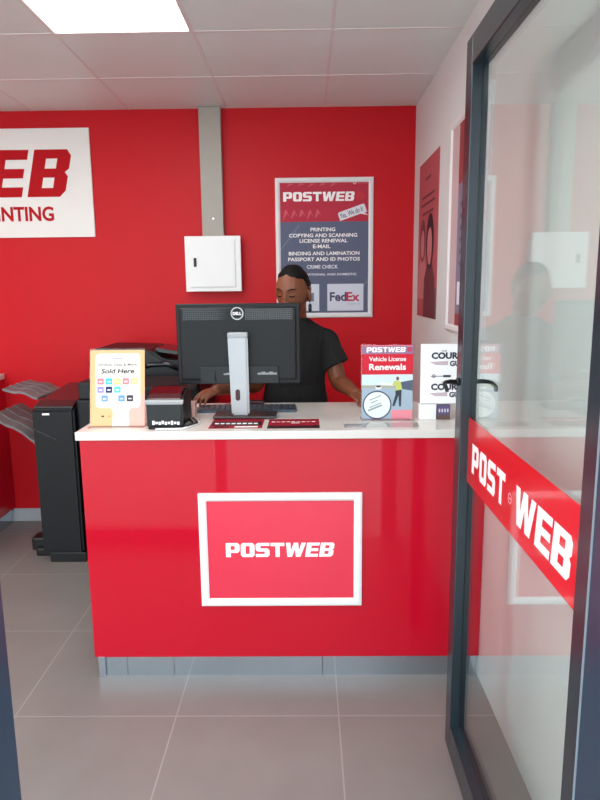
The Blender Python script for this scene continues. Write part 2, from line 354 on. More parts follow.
# sticker band on the pane; U runs towards the camera so it reads from the room
a = Art((0.4898, DY1 - SWF, 0.960), (0, -1, 0), (0, 0, 1)); LWD = DY1 - SWF - DY0 - SWN
a.slab(0, LWD, 0, 0.203, 0.0006, STICKER)
a.logo('POST', 0.055, 0.375, 0.045, 0.134, LETTER_WHITE, 2, 0, 0, 0.16)
a.ring(0.415, 0.085, 0.010, 0.014, PALE_RED, 2); a.rect(0.408, 0.424, 0.083, 0.087, PALE_RED, 2)
a.logo('WEB', 0.448, 0.775, 0.04, 0.134, LETTER_WHITE, 2, 0.12, 0, 0.1)
a.build('sticker', glass)
for nm, side in (('handle', -1), ('handle', 1)):
    b = new(); x = DX0 if side < 0 else DX1; e = x + side * 0.048
    cyl(b, (x, 1.945, 1.266), (x + side * 0.006, 1.945, 1.266), 0.012)
    tube(b, [(x, 1.945, 1.266), (x + side * 0.025, 1.944, 1.267), (x + side * 0.042, 1.935, 1.266), (e, 1.92, 1.264), (e + side * 0.002, 1.89, 1.259), (e + side * 0.001, 1.882, 1.254), (e, 1.880, 1.245)], [0.007, 0.007, 0.0065, 0.006, 0.006, 0.006, 0.005], 12)
    obj('handle', b, BLACK, door, True)
b = new(); cyl(b, (0.487, DY0 + 0.03, 0.0), (0.487, DY0 + 0.03, 0.013), 0.012); obj('pivot', b, STEEL, door, True)

# ================================================================== THE RECEPTION COUNTER
CF, CB, CL, CR = 2.354, 2.945, -0.869, W - 0.003
cnt = thing('reception_counter', 'glossy red reception counter with white worktop in the middle of the shop', 'counter', (-0.1, 2.65, 0))
b = new(); box(b, CL, CR, CF, CF + 0.02, 0.093, 0.994, 0.001); obj('front_panel', b, RED_LAM, cnt)
b = new(); box(b, CL, CL + 0.02, CF + 0.021, CB - 0.05, 0.093, 0.994, 0.001); obj('side_panel', b, RED_LAM, cnt)
b = new(); box(b, CL + 0.02, CR, CB - 0.30, CB - 0.28, 0.02, 0.994, 0.001); obj('back_panel', b, RED_LAM, cnt)
b = new(); box(b, CL - 0.012, CR, CF - 0.012, CB, 0.994, 1.026, 0.003); obj('worktop', b, WORKTOP, cnt)
b = new()
for q in ((-0.84, -0.745), (-0.743, -0.555), (-0.553, 0.05), (0.052, CR)): box(b, q[0], q[1], CF + 0.018, CF + 0.032, 0.0, 0.093)
obj('kickboard', b, KICK, cnt)
for x in (-0.845, CR - 0.02):
    b = new(); box(b, x - 0.014, x + 0.014, CF + 0.004, CF + 0.017, 0, 0.093, 0.003); obj('leg', b, STEEL, cnt)

# framed logo board on the counter front
fb = thing('framed_sign', 'silver framed red logo sign on the front of the counter', 'sign', (-0.11, CF, 0.319))
b = new(); merge(b, frame_bm((-0.425, CF - 0.0005, 0.319), *XZ, 0.63, 0.463, 0.031, 0.016)); obj('frame', b, ALU, fb)
SGN = mat('satin red poster', (216, 48, 72), 0.3, var=0.08, scale=3, bump=0.25, bscale=5)
a = Art((-0.40, CF - 0.0065, 0.344), *XZ); a.slab(0, 0.58, 0, 0.413, 0.004, SGN)
a.logo('POSTWEB', 0.076, 0.492, 0.178, 0.236, LETTER_WHITE, 2, 0.16, 4, 0.09)
a.build('poster', fb)

# left service counter at the back wall
sc = thing('side_counter', 'dark red counter with white top at the left edge against the back wall', 'counter', (-2.3, 3.7, 0))
b = new(); box(b, -2.62, -2.0, 3.25, 4.14, 0.10, 0.985, 0.002); obj('body', b, RED_LAM, sc)
b = new(); box(b, -2.64, -1.993, 3.23, 4.145, 0.985, 1.02, 0.003); obj('worktop', b, WORKTOP, sc)
b = new(); box(b, -2.60, -2.015, 3.30, 4.13, 0.0, 0.10, 0.002); obj('kickboard', b, KICK, sc)

# ================================================================== ON THE BACK WALL
sg = thing('shop_sign', 'large white sign with red letters on the red back wall', 'sign', (-2.3, D, 1.885))
a = Art((-3.5, D - 0.014, 1.887), *XZ); SW = 3.5 - 1.335
a.slab(0, SW, 0, 0.652, 0.013, SIGN_WHITE)
# letters stand proud of the board by a couple of millimetres
a.step = 0.001
a.logo('POSTWEB', 0.10, SW - 0.175, 0.245, 0.527, LETTER_RED, 2, 0.28, 4, 0.15)
a.text('PRINTING', SW - 0.73, SW - 0.252, 0.098, 0.188, LETTER_RED, 2, 0.03)
a.build('board', sg)

tr = obj('cable_trunking', (lambda t: (box(t, -0.649, -0.516, D - 0.055, D, 1.84, CH - 0.003, 0.003), t)[1])(new()), GREY_TRUNK)
tag(tr, 'grey vertical cable trunking between ceiling and electrical box', 'trunking')
b = new(); cyl(b, (-0.578, D - 0.0565, 1.985), (-0.578, D - 0.054, 1.985), 0.005); obj('screw', b, STEEL, tr)
eb = thing('electrical_box', 'white metal electrical box on the back wall under grey trunking', 'box', (-0.594, D, 1.54))
b = new(); box(b, -0.756, -0.415, D - 0.075, D - 0.0005, 1.54, 1.838, 0.003)
# the trunking enters behind the flange
box(b, -0.759, -0.410, D - 0.083, D - 0.072, 1.538, 1.878, 0.003); obj('housing', b, WHITE_STEEL, eb)
b = new(); box(b, -0.728, -0.445, D - 0.091, D - 0.0835, 1.565, 1.852, 0.003); dr = obj('door', b, WHITE_STEEL, eb)
b = new(); box(b, -0.704, -0.686, D - 0.096, D - 0.0912, 1.69, 1.745, 0.003); obj('latch', b, BLACK, dr)

pf = thing('framed_poster', 'white framed grey and red services poster on the back wall behind the woman', 'poster', (0.11, D, 1.365))
PW, PH = 0.614, 0.864
b = new(); merge(b, frame_bm((-0.193, D - 0.0005, 1.365), *XZ, PW, PH, 0.030, 0.016)); obj('frame', b, ALU, pf)
NAVY = ink('slate', (98, 104, 128)); PINKB = ink('band red', (188, 52, 72)); PINKD = ink('band swirl', (206, 92, 104)); PALE = ink('pale', (226, 228, 236)); SLATE2 = ink('slate light', (116, 122, 144))
iw, ih = PW - 0.05, PH - 0.05
a = Art((-0.193 + 0.025, D - 0.007, 1.39), *XZ); a.slab(0, iw, 0, ih, 0.004, NAVY)
X = lambda c: (c - 80) / 383 * iw
Y = lambda c: (660 - c) / 565 * ih
a.rect(0, iw, Y(262), ih, PINKB, 1)
for k in range(5):
    a.poly([(X(95 + 34 * k), Y(258 - 9 * (k % 3))), (X(102 + 34 * k), Y(214 + 6 * (k % 2))), (X(110 + 34 * k), Y(210)), (X(122 + 34 * k), Y(240)), (X(112 + 34 * k), Y(226)), (X(104 + 34 * k), Y(240))], PINKD, 2)
    a.poly([(X(110 + 46 * k), Y(118 - 4 * (k % 2))), (X(124 + 46 * k), Y(100)), (X(142 + 46 * k), Y(104)), (X(128 + 46 * k), Y(108))], PINKD, 2)
for k in range(4): a.ring(X(400 + 16 * k), Y(100), 0.006, 0.010, PALE if k == 0 else PINKD, 2, 16)
a.logo('POSTWEB', X(97), X(396), Y(176), Y(137), LETTER_WHITE, 3, 0.14, 4, 0.1)
a.ring(X(424), Y(155), 0.014, 0.024, ink('logo red', (206, 60, 70)), 3); a.rect(X(412), X(438), Y(158), Y(152), ink('logo red', (206, 60, 70)), 4)
# speech bubble
ang = R(19); cx, cy = X(391), Y(226)
rot = lambda u, v: (cx + u * math.cos(ang) - v * math.sin(ang), cy + u * math.sin(ang) + v * math.cos(ang))
a.poly([rot(u, v) for u, v in ((-.088, -.022), (.06, -.022), (.088, -.024), (.088, .024), (.08, .03), (-.08, .03), (-.088, .022))], PALE, 4)
a.poly([rot(u, v) for u, v in ((.045, -.022), (.07, -.022), (.088, -.045))], PALE, 4)
a.text('Yes, We do it', *[cx - .07, cx + .08], *[cy - .042, cy - .005], ink('bubble ink', (70, 66, 84)), 5, 0.01, 0.2, ang)
for t, y, xa, xb in (('PRINTING', 295, 212, 318), ('COPYING AND SCANNING', 320, 120, 412), ('LICENSE RENEWAL', 343, 165, 370), ('E-MAIL', 367, 222, 297), ('BINDING AND LAMINATION', 397, 118, 422), ('PASSPORT AND ID PHOTOS', 422, 115, 424), ('CRIME CHECK', 455, 195, 330), ('INTERNATIONAL AND DOMESTIC', 488, 140, 410)):
    hh = 8 if y != 488 else 5
    a.text(t, X(xa), X(xb), Y(y + hh), Y(y - hh), PALE if y > 440 else LETTER_WHITE, 3, 0.022)
a.poly([(0, Y(380)), (X(160), Y(275)), (X(168), Y(275)), (0, Y(392))], SLATE2, 2)
a.poly([(X(400), Y(600)), (iw, Y(500)), (iw, Y(512)), (X(412), Y(604))], SLATE2, 2)
for xa, xb in ((95, 248), (283, 440)): a.rect(X(xa), X(xb), Y(648), Y(530), ink('card', (214, 220, 234)), 3)
a.text('Fed', X(294), X(366), Y(606), Y(566), ink('purple grey', (86, 80, 112)), 4, 0.03); a.text('Ex', X(366), X(424), Y(606), Y(566), ink('courier red', (196, 62, 84)), 4, 0.03)
a.text('Express', X(374), X(428), Y(624), Y(613), ink('pale grey ink', (170, 176, 190)), 4)
a.rect(X(120), X(225), Y(606), Y(568), ink('card slate', (120, 128, 150)), 4)
a.build('poster', pf)

# ================================================================== ON THE RIGHT WALL (faces -X; U runs towards the camera)
YZ = ((0, -1, 0), (0, 0, 1))
PKB = ink('rose poster', (186, 92, 98)); PKD = ink('rose poster dark', (112, 58, 64)); PKL = ink('rose poster light', (204, 128, 130))
pk = thing('wall_poster', 'unframed pink poster with dark figures on the right wall near the back corner', 'poster', (W, 3.67, 1.38))
a = Art((W - 0.004, 3.955, 1.384), *YZ); a.slab(0, 0.565, 0, 0.865, 0.0035, PKB)
a.rect(0.36, 0.565, 0, 0.16, ink('grey mauve', (120, 88, 98)), 1)
for y, xa, xb in ((0.76, 0.20, 0.36), (0.665, 0.1, 0.47), (0.625, 0.08, 0.49), (0.575, 0.12, 0.45)): a.rect(xa, xb, y - 0.006, y + 0.008, PKD, 2)
# two figures, one in front of the other
def figure(cx, base, k, m, hair, l):
    a.poly([(cx - 0.13 * k, base), (cx - 0.12 * k, base + 0.17 * k), (cx - 0.05 * k, base + 0.24 * k), (cx + 0.05 * k, base + 0.24 * k), (cx + 0.12 * k, base + 0.17 * k), (cx + 0.13 * k, base)], m, l)
    a.disc(cx, base + 0.33 * k, 0.085 * k, hair, l + 1, 0.12 * k); a.disc(cx, base + 0.31 * k, 0.055 * k, PKL, l + 2, 0.08 * k)
figure(0.15, 0.10, 1.0, PKL, PKD, 2); figure(0.37, 0.0, 1.25, PKD, ink('near black brown', (58, 36, 40)), 6)
a.build('print', pk)

wf = thing('framed_poster', 'tall silver framed poster on the right wall behind the door edge', 'poster', (W, 2.78, 1.349))
b = new(); merge(b, frame_bm((W - 0.0005, 3.095, 1.349), *YZ, 0.65, 0.93, 0.032, 0.017)); obj('frame', b, ALU, wf)
a = Art((W - 0.008, 3.070, 1.374), *YZ); a.slab(0, 0.60, 0, 0.88, 0.004, ink('pale rose sheet', (204, 178, 180)))
BR = ink('brick red', (150, 64, 66))
a.rect(0.14, 0.60, 0.62, 0.88, BR, 1); a.rect(0.14, 0.6, 0.0, 0.06, BR, 1)
a.rect(0.14, 0.6, 0.06, 0.62, ink('slate mauve', (136, 124, 144)), 1)
for k in range(6): a.rect(0.19, 0.5 - 0.05 * (k % 3), 0.52 - 0.05 * k, 0.54 - 0.05 * k, ink('slate ink', (92, 90, 110)), 2)
a.rect(0.17, 0.34, 0.1, 0.2, PALE, 2); a.rect(0.39, 0.56, 0.1, 0.2, PALE, 2)
a.build('poster', wf)

# ================================================================== PHOTOCOPIER
cp = thing('photocopier', 'tall black photocopier with grey paper trays left of the red counter', 'photocopier', (-1.1, 3.8, 0))
b = new(); prism(b, [(3.464, 0.06), (4.03, 0.06), (4.03, 0.965), (3.56, 0.93), (3.464, 0.905)], -1.535, -1.30, 'X', 0.012); fin = obj('finisher', b, COPIER, cp)
b = new(); prism(b, [(3.475, 0.909), (4.02, 0.966), (4.02, 0.975), (3.56, 0.942), (3.475, 0.919)], -1.527, -1.306, 'X', 0.003); obj('top_cover', b, COPIER_TOP, fin)
b = new(); box(b, -1.475, -1.435, 3.459, 3.466, 0.872, 0.884, 0.002); obj('badge', b, LETTER_WHITE, fin)
b = new(); prism(b, [(-1.525, 0.80), (-1.40, 0.735), (-1.40, 0.722), (-1.525, 0.785)], 3.461, 3.467, 'Y'); obj('groove', b, BLACK_GLOSS, fin)
b = new(); box(b, -1.50, -1.29, 3.475, 3.98, 0.0, 0.06, 0.006); box(b, -1.62, -1.48, 3.56, 3.66, 0.0, 0.05, 0.012); box(b, -1.66, -1.58, 3.60, 3.70, 0.02, 0.10, 0.012); obj('base', b, BLACK, cp)
# stepped trays sloping up away from the tower
def tray(x0, z0, x1, z1, ya, yb, th=0.014):
    t = new(); n = 6; pts = []
    for i in range(n + 1):
        f = i / n; pts.append((x0 + (x1 - x0) * f, z0 + (z1 - z0) * f + (0.012 if i in (2, 3) else 0)))
    prism(t, pts + [(x, z - th) for x, z in reversed(pts)], ya, yb, 'Y', 0.003)
    for y in (ya + 0.10, (ya + yb) / 2, yb - 0.10):
        prism(t, [(x, z + 0.005) for x, z in pts] + [(x, z - th * 0.5) for x, z in reversed(pts)], y - 0.008, y + 0.008, 'Y', 0.002)
    return t
obj('paper_tray', tray(-1.535, 0.955, -1.735, 1.01, 3.56, 3.93), TRAY, cp)
obj('paper_tray', tray(-1.535, 0.70, -1.80, 0.865, 3.52, 3.93), TRAY, cp)
b = new(); prism(b, [(-1.535, 0.62), (-1.535, 0.70), (-1.72, 0.80), (-1.62, 0.70)], 3.6, 3.66, 'Y', 0.004); obj('tray_support', b, TRAY, cp)
# main body, scanner and document feeder behind the counter
b = new(); box(b, -1.295, -0.60, 3.50, 4.08, 0.04, 0.95, 0.012); obj('cabinet', b, COPIER, cp)
for k in range(4):
    b = new(); box(b, -1.27, -0.63, 3.488, 3.50, 0.08 + 0.15 * k, 0.215 + 0.15 * k, 0.004); dw = obj('paper_drawer', b, COPIER, cp)
    b = new(); box(b, -1.05, -0.85, 3.482, 3.489, 0.16 + 0.15 * k, 0.185 + 0.15 * k, 0.002); obj('handle', b, BLACK_GLOSS, dw)
b = new(); box(b, -1.28, -0.60, 3.50, 4.08, 0.952, 1.05, 0.01); obj('scanner', b, MON_GREY, cp)
b = new(); prism(b, [(-1.25, 1.055), (-0.61, 1.055), (-0.61, 1.14), (-0.82, 1.16), (-0.90, 1.215), (-1.22, 1.225), (-1.25, 1.19)], 3.62, 4.06, 'Y', 0.012); fd = obj('document_feeder', b, BLACK, cp)
b = new(); prism(b, [(-0.88, 1.20), (-0.64, 1.165), (-0.63, 1.18), (-0.88, 1.222)], 3.68, 3.98, 'Y', 0.004); obj('input_tray', b, BLACK_GLOSS, fd)
b = new(); prism(b, [(3.36, 1.02), (3.50, 1.05), (3.50, 1.085), (3.36, 1.04)], -1.02, -0.60, 'X', 0.006); pn = obj('control_panel', b, MON_GREY, cp)
b = new(); tube(b, [(-0.98, 3.64, 1.10), (-0.90, 3.62, 1.13), (-0.80, 3.615, 1.135), (-0.72, 3.62, 1.10)], 0.016, 10); obj('lid_handle', b, BLACK_GLOSS, fd, True)

# ================================================================== MONITOR
mn = thing('computer_monitor', 'black computer monitor seen from behind on silver stand on the counter', 'monitor', (-0.265, 2.65, 1.0283))
b = new(); box(b, -0.537, -0.029, 2.625, 2.665, 1.164, 1.495, 0.006, 3); shell = obj('shell', b, MON_BLACK, mn)
b = new(); box(b, -0.521, -0.045, 2.612, 2.63, 1.182, 1.480, 0.010, 3); obj('back_cover', b, MON_BLACK, shell)
b = new(); box(b, -0.442, -0.118, 2.604, 2.6115, 1.168, 1.240, 0.003); pp = obj('port_panel', b, MON_GREY, shell)
PORT = mat('port icons', (140, 140, 142), 0.5)
b = new()
for k in range(5): box(b, -0.205 + 0.016 * k, -0.1895 + 0.016 * k, 2.6025, 2.6042, 1.205, 1.213 + 0.004 * (k % 2), 0)
obj('port_marks', b, PORT, pp)
b = new()
for k in range(4): box(b, -0.345 + 0.012 * k, -0.333 + 0.012 * k, 2.6025, 2.6042, 1.205, 1.211 + 0.003 * (k % 2), 0)
obj('port_marks', b, PORT, pp)
for (xa, xb) in ((-0.505, -0.322), (-0.252, -0.058)):
    b = new(); n = int((xb - xa) / 0.0075)
    for j in range(6): box(b, xa, xb, 2.6108, 2.6128, 1.430 + j * 0.008, 1.4335 + j * 0.008)
    for i in range(n): box(b, xa + i * 0.0075, xa + i * 0.0075 + 0.003, 2.6110, 2.6126, 1.430, 1.4735)
    obj('vent_grille', b, BLACK_GLOSS, shell)
b = new(); box(b, -0.522, -0.04, 2.6645, 2.667, 1.185, 1.485, 0); obj('screen', b, BLACK_GLOSS, shell)
a = Art((-0.284, 2.6115, 1.455), *XZ); a.step = 0.0006
a.ring(0, 0, 0.0215, 0.026, SILVER, 1); a.disc(0, 0, 0.0215, MON_BLACK, 1); a.text('DELL', -0.0175, 0.0175, -0.006, 0.006, LETTER_WHITE, 2, 0.03)
a.build('badge', shell)
b = new(); prism(b, [(-0.3190, 1.379), (-0.2430, 1.379), (-0.2410, 1.36), (-0.2400, 1.04), (-0.3130, 1.04), (-0.3220, 1.36)], 2.572, 2.60, 'Y', 0.008); col = obj('column', b, SILVER, mn)
b = new(); box(b, -0.3220, -0.2400, 2.568, 2.604, 1.358, 1.381, 0.006); obj('collar', b, mat('satin silver collar', (160, 161, 164), 0.4), col)
b = new(); prism(b, [(-0.2855 + 0.0095 * math.cos(R(t)), 1.126 + (0.014 if 0 < t < 180 else -0.014) + 0.0095 * math.sin(R(t))) for t in range(5, 365, 15)], 2.5705, 2.574, 'Y'); obj('cable_hole', b, mat('dark red shade', (60, 14, 18), 0.5), col)
b = new(); box(b, -0.39, -0.13, 2.562, 2.69, 1.0285, 1.038, 0.004, 3); obj('base', b, mat('satin dark grey base', (62, 56, 58), 0.25), mn)
b = new()
tube(b, [(-0.378, 2.607, 1.225), (-0.383, 2.603, 1.21), (-0.378, 2.60, 1.18), (-0.375, 2.62, 1.172), (-0.39, 2.66, 1.174), (-0.40, 2.664, 1.20)], 0.0028, 8); obj('cable', b, BLACK, mn, True)

# leaflets on the worktop
LR = ink('leaflet red', (142, 20, 40)); LK = ink('leaflet black', (30, 24, 28))
l1 = Art((-0.384, 2.392, 1.0270), (1, 0, 0), (0, 1, 0)); l1.slab(0, 0.207, 0, 0.172, 0.0008, LR)
l1.rect(0.006, 0.2, 0.05, 0.12, LK, 1); l1.text('WE BUY AND SELL', 0.012, 0.19, 0.07, 0.10, LETTER_WHITE, 2, 0.02) if False else [l1.rect(0.015 + 0.022 * k, 0.031 + 0.022 * k, 0.072, 0.094, LETTER_WHITE, 2) for k in range(8)]
l1.rect(0.10, 0.19, 0.012, 0.035, LETTER_WHITE, 1); l1.rect(0.02, 0.08, 0.012, 0.03, LK, 1)
tag(l1.build('leaflet'), 'dark red and black leaflet lying partly under the monitor base', 'leaflet', 'leaflets on the worktop')
l2 = Art((-0.157, 2.384, 1.0270), (1, 0, 0), (0, 1, 0)); l2.slab(0, 0.202, 0, 0.172, 0.0008, LR)
for k in range(9): l2.rect(0.012 + 0.02 * k, 0.026 + 0.02 * k, 0.112 + 0.004 * (k % 2), 0.124, LETTER_WHITE, 1)
l2.rect(0.09, 0.125, 0.09, 0.10, LETTER_WHITE, 1); l2.rect(0.0, 0.202, 0.0, 0.05, LK, 1); l2.rect(0.02, 0.18, 0.035, 0.042, LR, 2)
tag(l2.build('leaflet'), 'dark red leaflet lying on the worktop right of the monitor stand', 'leaflet', 'leaflets on the worktop')

# keyboard, mouse, phone
KEYB = mat('slate keyboard case', (66, 80, 96), 0.3, var=0.05)
kb = thing('keyboard', 'dark slate keyboard lying behind the monitor stand', 'keyboard', (-0.27, 2.77, 1.0265))
b = new(); prism(b, [(2.700, 1.0268), (2.815, 1.0268), (2.815, 1.042), (2.700, 1.037)], -0.485, -0.05, 'X', 0.004); obj('case', b, KEYB, kb)
b = new()
for r_ in range(5):
    for c_ in range(18):
        y = 2.706 + r_ * 0.0213; z = 1.0372 + r_ * 0.00095
        box(b, -0.476 + c_ * 0.0234, -0.456 + c_ * 0.0234, y, y + 0.019, z, z + 0.0035, 0.002, 1)
kk = obj('keys', b, mat('slate keys', (44, 52, 62), 0.4), kb)
ms = thing('computer_mouse', 'black computer mouse at the womans fingertips left of the keyboard', 'mouse', (-0.52, 2.79, 1.0265))
b = new(); ellipsoid(b, (-0.520, 2.790, 1.0275), (0.028, 0.046, 0.026)); t = [v for v in b.verts if v.co.z < 1.0268]
for v in t: v.co.z = 1.0268
obj('shell', b, BLACK_GLOSS, ms, True)
b = new(); cyl(b, (-0.523, 2.765, 1.0495), (-0.517, 2.765, 1.0495), 0.008, seg=16); obj('wheel', b, TRAY, ms)
b = new(); tube(b, [(-0.520, 2.745, 1.034), (-0.53, 2.72, 1.031), (-0.50, 2.68, 1.0305), (-0.545, 2.62, 1.0305)], 0.003, 8); obj('cable', b, BLACK, ms, True)
ph = thing('mobile_phone', 'small dark phone lying behind the keyboard and monitor stand', 'phone', (-0.27, 2.883, 1.0265))
b = new(); box(b, -0.345, -0.20, 2.858, 2.908, 1.0268, 1.048, 0.006, 3); obj('body', b, mat('dark maroon case', (58, 16, 24), 0.3), ph)
b = new(); box(b, -0.352, -0.343, 2.860, 2.906, 1.028, 1.046, 0.003); obj('bumper', b, LETTER_WHITE, ph)

# ================================================================== RECEIPT PRINTER
rp = thing('receipt_printer', 'small black receipt printer with silver stripe at the left of the monitor', 'printer', (-0.548, 2.50, 1.0265))
b = new(); prism(b, [(2.405, 1.0268), (2.60, 1.0268), (2.60, 1.155), (2.50, 1.165), (2.43, 1.148), (2.405, 1.125)], -0.622, -0.482, 'X', 0.006); obj('housing', b, BLACK, rp)
b = new(); prism(b, [(2.402, 1.119), (2.402, 1.128), (2.412, 1.137), (2.418, 1.134), (2.41, 1.119)], -0.626, -0.478, 'X', 0.002); obj('stripe', b, mat('dull silver', (150, 151, 154), 0.45), rp)
b = new(); prism(b, [(2.414, 1.136), (2.436, 1.152), (2.50, 1.168), (2.58, 1.162), (2.58, 1.168), (2.50, 1.176), (2.432, 1.158), (2.414, 1.141)], -0.615, -0.489, 'X', 0.002); obj('lid', b, mat('glossy black lid with painted red reflection', (70, 16, 22), 0.08, coat=0.5), rp)  # black lid; its red reflection is painted into the base colour
a = Art((-0.60, 2.4035, 1.040), *XZ); 
for k in range(9): a.rect(0.012 * k, 0.012 * k + 0.009, 0.0 + 0.003 * (k % 2), 0.012 + 0.004 * ((k * 7) % 3 == 0), LETTER_WHITE, 1)
a.build('label', rp)
b = new(); tube(b, [(-0.49, 2.56, 1.032), (-0.462, 2.50, 1.0315), (-0.455, 2.43, 1.0315), (-0.49, 2.388, 1.0315), (-0.56, 2.378, 1.0315), (-0.61, 2.384, 1.0315)], 0.0045, 8); tube(b, [(-0.465, 2.53, 1.04), (-0.435, 2.46, 1.036), (-0.468, 2.40, 1.034), (-0.50, 2.41, 1.032)], 0.004, 8); obj('cable', b, BLACK, rp, True)
b = new(); tube(b, [(-0.45, 2.56, 1.031), (-0.43, 2.47, 1.0305), (-0.48, 2.375, 1.0305), (-0.58, 2.366, 1.0305)], 0.0035, 8); obj('cable', b, LETTER_WHITE, rp, True)
np_ = thing('note_block', 'small pale pink block of notes between receipt printer and keyboard', 'notepad', (-0.48, 2.65, 1.0265))
b = new(); box(b, -0.527, -0.472, 2.62, 2.67, 1.0268, 1.085, 0.002)
obj('paper_block', b, mat('pink paper', (216, 170, 160), 0.7, scale=60), np_)
b = new(); box(b, -0.526, -0.473, 2.621, 2.669, 1.0855, 1.0862); obj('top_sheet', b, mat('pale sheet', (226, 196, 186), 0.7), np_)

# ================================================================== COUNTER SIGNS
def acrylic_stand(root, x0, x1, y, h, lean=0.03, z=1.0264):
    """clear sheet with a foot; returns axes for the print"""
    b = new(); box(b, x0 - 0.004, x1 + 0.004, y - 0.035, y + 0.05, z, z + 0.003, 0.001); obj('foot', b, ACRYLIC, root)
    V = Vector((0, lean, 1)).normalized(); N = Vector((1, 0, 0)).cross(V)
    t = new(); a_ = Art(Vector((x0 - 0.004, y, z + 0.0033)) + N * -0.0015, (1, 0, 0), V); a_.slab(0, x1 - x0 + 0.008, 0, h + 0.004, 0.0018, ACRYLIC); a_.build('sheet', root)
    return Art(Vector((x0, y, z + 0.0036)) + N * 0.0008, (1, 0, 0), V)
ss = thing('display_stand', 'orange edged display card for vouchers at the left end of the counter', 'sign', (-0.752, 2.46, 1.0264))
a = acrylic_stand(ss, -0.853, -0.642, 2.44, 0.300, 0.2)
ORG = ink('orange card', (226, 178, 132)); CARD = ink('card white', (228, 222, 214)); PKC = ink('card pink', (240, 172, 160))
w_, h_ = 0.214, 0.297
a.slab(0, w_, 0, h_, 0.0015, ORG)
a.poly([(w_ * .62, 0), (w_, 0), (w_, h_ * .45), (w_ * .72, h_ * .2)], PKC, 1)
a.rrect(w_ * .10, w_ * .92, h_ * .235, h_ * .955, 0.016, CARD, 2); a.poly([(w_ * .37, h_ * .24), (w_ * .76, h_ * .24), (w_ * .70, h_ * .18), (w_ * .72, 0), (w_ * .40, 0), (w_ * .42, h_ * .18)], CARD, 3)
GI = ink('charcoal ink', (52, 44, 46))
a.text('Blu', w_ * .43, w_ * .57, h_ * .878, h_ * .895, ink('grey ink', (140, 130, 130)), 4) if False else a.rect(w_ * .42, w_ * .59, h_ * .878, h_ * .890, ink('grey ink', (150, 140, 138)), 4)
a.text('Airtime, Data & More', w_ * .14, w_ * .86, h_ * .785, h_ * .825, ink('brown ink', (110, 92, 88)), 4, 0.015)
a.text('Sold Here', w_ * .20, w_ * .81, h_ * .69, h_ * .755, GI, 4, 0.025, 0.2)
cols = [(236, 130, 140), (70, 186, 200), (240, 210, 120), (240, 130, 140), (232, 222, 130), (150, 140, 196), (52, 56, 96), (84, 190, 202), (226, 224, 220), (120, 150, 200), None, (104, 150, 196), (70, 66, 74)]
pos = [(0.13 + 0.155 * i, .545) for i in range(5)] + [(0.13 + 0.155 * i, .435) for i in range(4)] + [(.205, .32), (0, 0), (.515, .32), (.67, .32)]
for k, (c, (u, v)) in enumerate(zip(cols, pos)):
    if c is None: continue
    m = ink('tile %d' % k, c); a.rrect(w_ * u, w_ * (u + .12), h_ * v, h_ * (v + .083), 0.003, m, 4)
    if k != 8: a.rect(w_ * (u + .03), w_ * (u + .09), h_ * (v + .03), h_ * (v + .045), ink('tile mark', (240, 236, 232)), 5)
a.disc(w_ * .235, h_ * .125, 0.004, GI, 3); a.disc(w_ * .35, h_ * .125, 0.004, ink('tan ink', (196, 140, 90)), 3); a.rect(w_ * .2, w_ * .24, h_ * .12, h_ * .13, GI, 3)
a.build('card', ss)

vl = thing('display_stand', 'clear stand with red vehicle license renewals card right on the counter', 'sign', (0.32, 2.53, 1.0264))
a = acrylic_stand(vl, 0.218, 0.422, 2.535, 0.297)
w_, h_ = 0.204, 0.297
SKYC = ink('photo sky', (206, 222, 232)); ROAD = ink('photo road', (162, 178, 194)); CORAL = ink('coral red', (206, 40, 58)); LAV = ink('lavender', (150, 116, 148)); VEST = ink('vest', (196, 200, 110)); DRK = ink('photo dark', (56, 66, 78)); FLD = ink('photo field', (168, 168, 150))
a.slab(0, w_, 0, h_, 0.0015, ink('card edge', (230, 226, 232)))
a.rect(0, w_, h_ * .605, h_ * .88, CORAL, 1); a.rect(0, w_, h_ * .88, h_, LAV, 1); a.rect(0, w_, h_ * .985, h_, ink('pink edge', (226, 120, 140)), 2)
a.rect(0, w_, h_ * .46, h_ * .605, SKYC, 1); a.rect(0, w_, 0, h_ * .42, ROAD, 1); a.rect(0, w_, h_ * .42, h_ * .46, FLD, 1)
a.logo('POSTWEB', w_ * .09, w_ * .84, h_ * .905, h_ * .972, LETTER_WHITE, 3, 0.14, 4, 0.1); a.ring(w_ * .925, h_ * .94, 0.004, 0.009, CORAL, 3)
a.text('Vehicle License', w_ * .14, w_ * .86, h_ * .785, h_ * .845, LETTER_WHITE, 3, 0.01); a.text('Renewals', w_ * .14, w_ * .86, h_ * .665, h_ * .75, LETTER_WHITE, 3, 0.025)
a.rrect(w_ * .27, w_ * .38, h_ * .405, h_ * .45, 0.003, LETTER_WHITE, 3); a.rect(w_ * .28, w_ * .37, h_ * .43, h_ * .455, DRK, 4)
a.poly([(w_ * .36, h_ * .5), (w_ * .62, h_ * .49), (w_ * .62, h_ * .45), (w_ * .36, h_ * .46)], ink('van white', (226, 226, 220)), 2)
a.poly([(w_ * .76, h_ * .5), (w_, h_ * .53), (w_, h_ * .38), (w_ * .76, h_ * .41)], ink('car grey', (84, 96, 116)), 2)
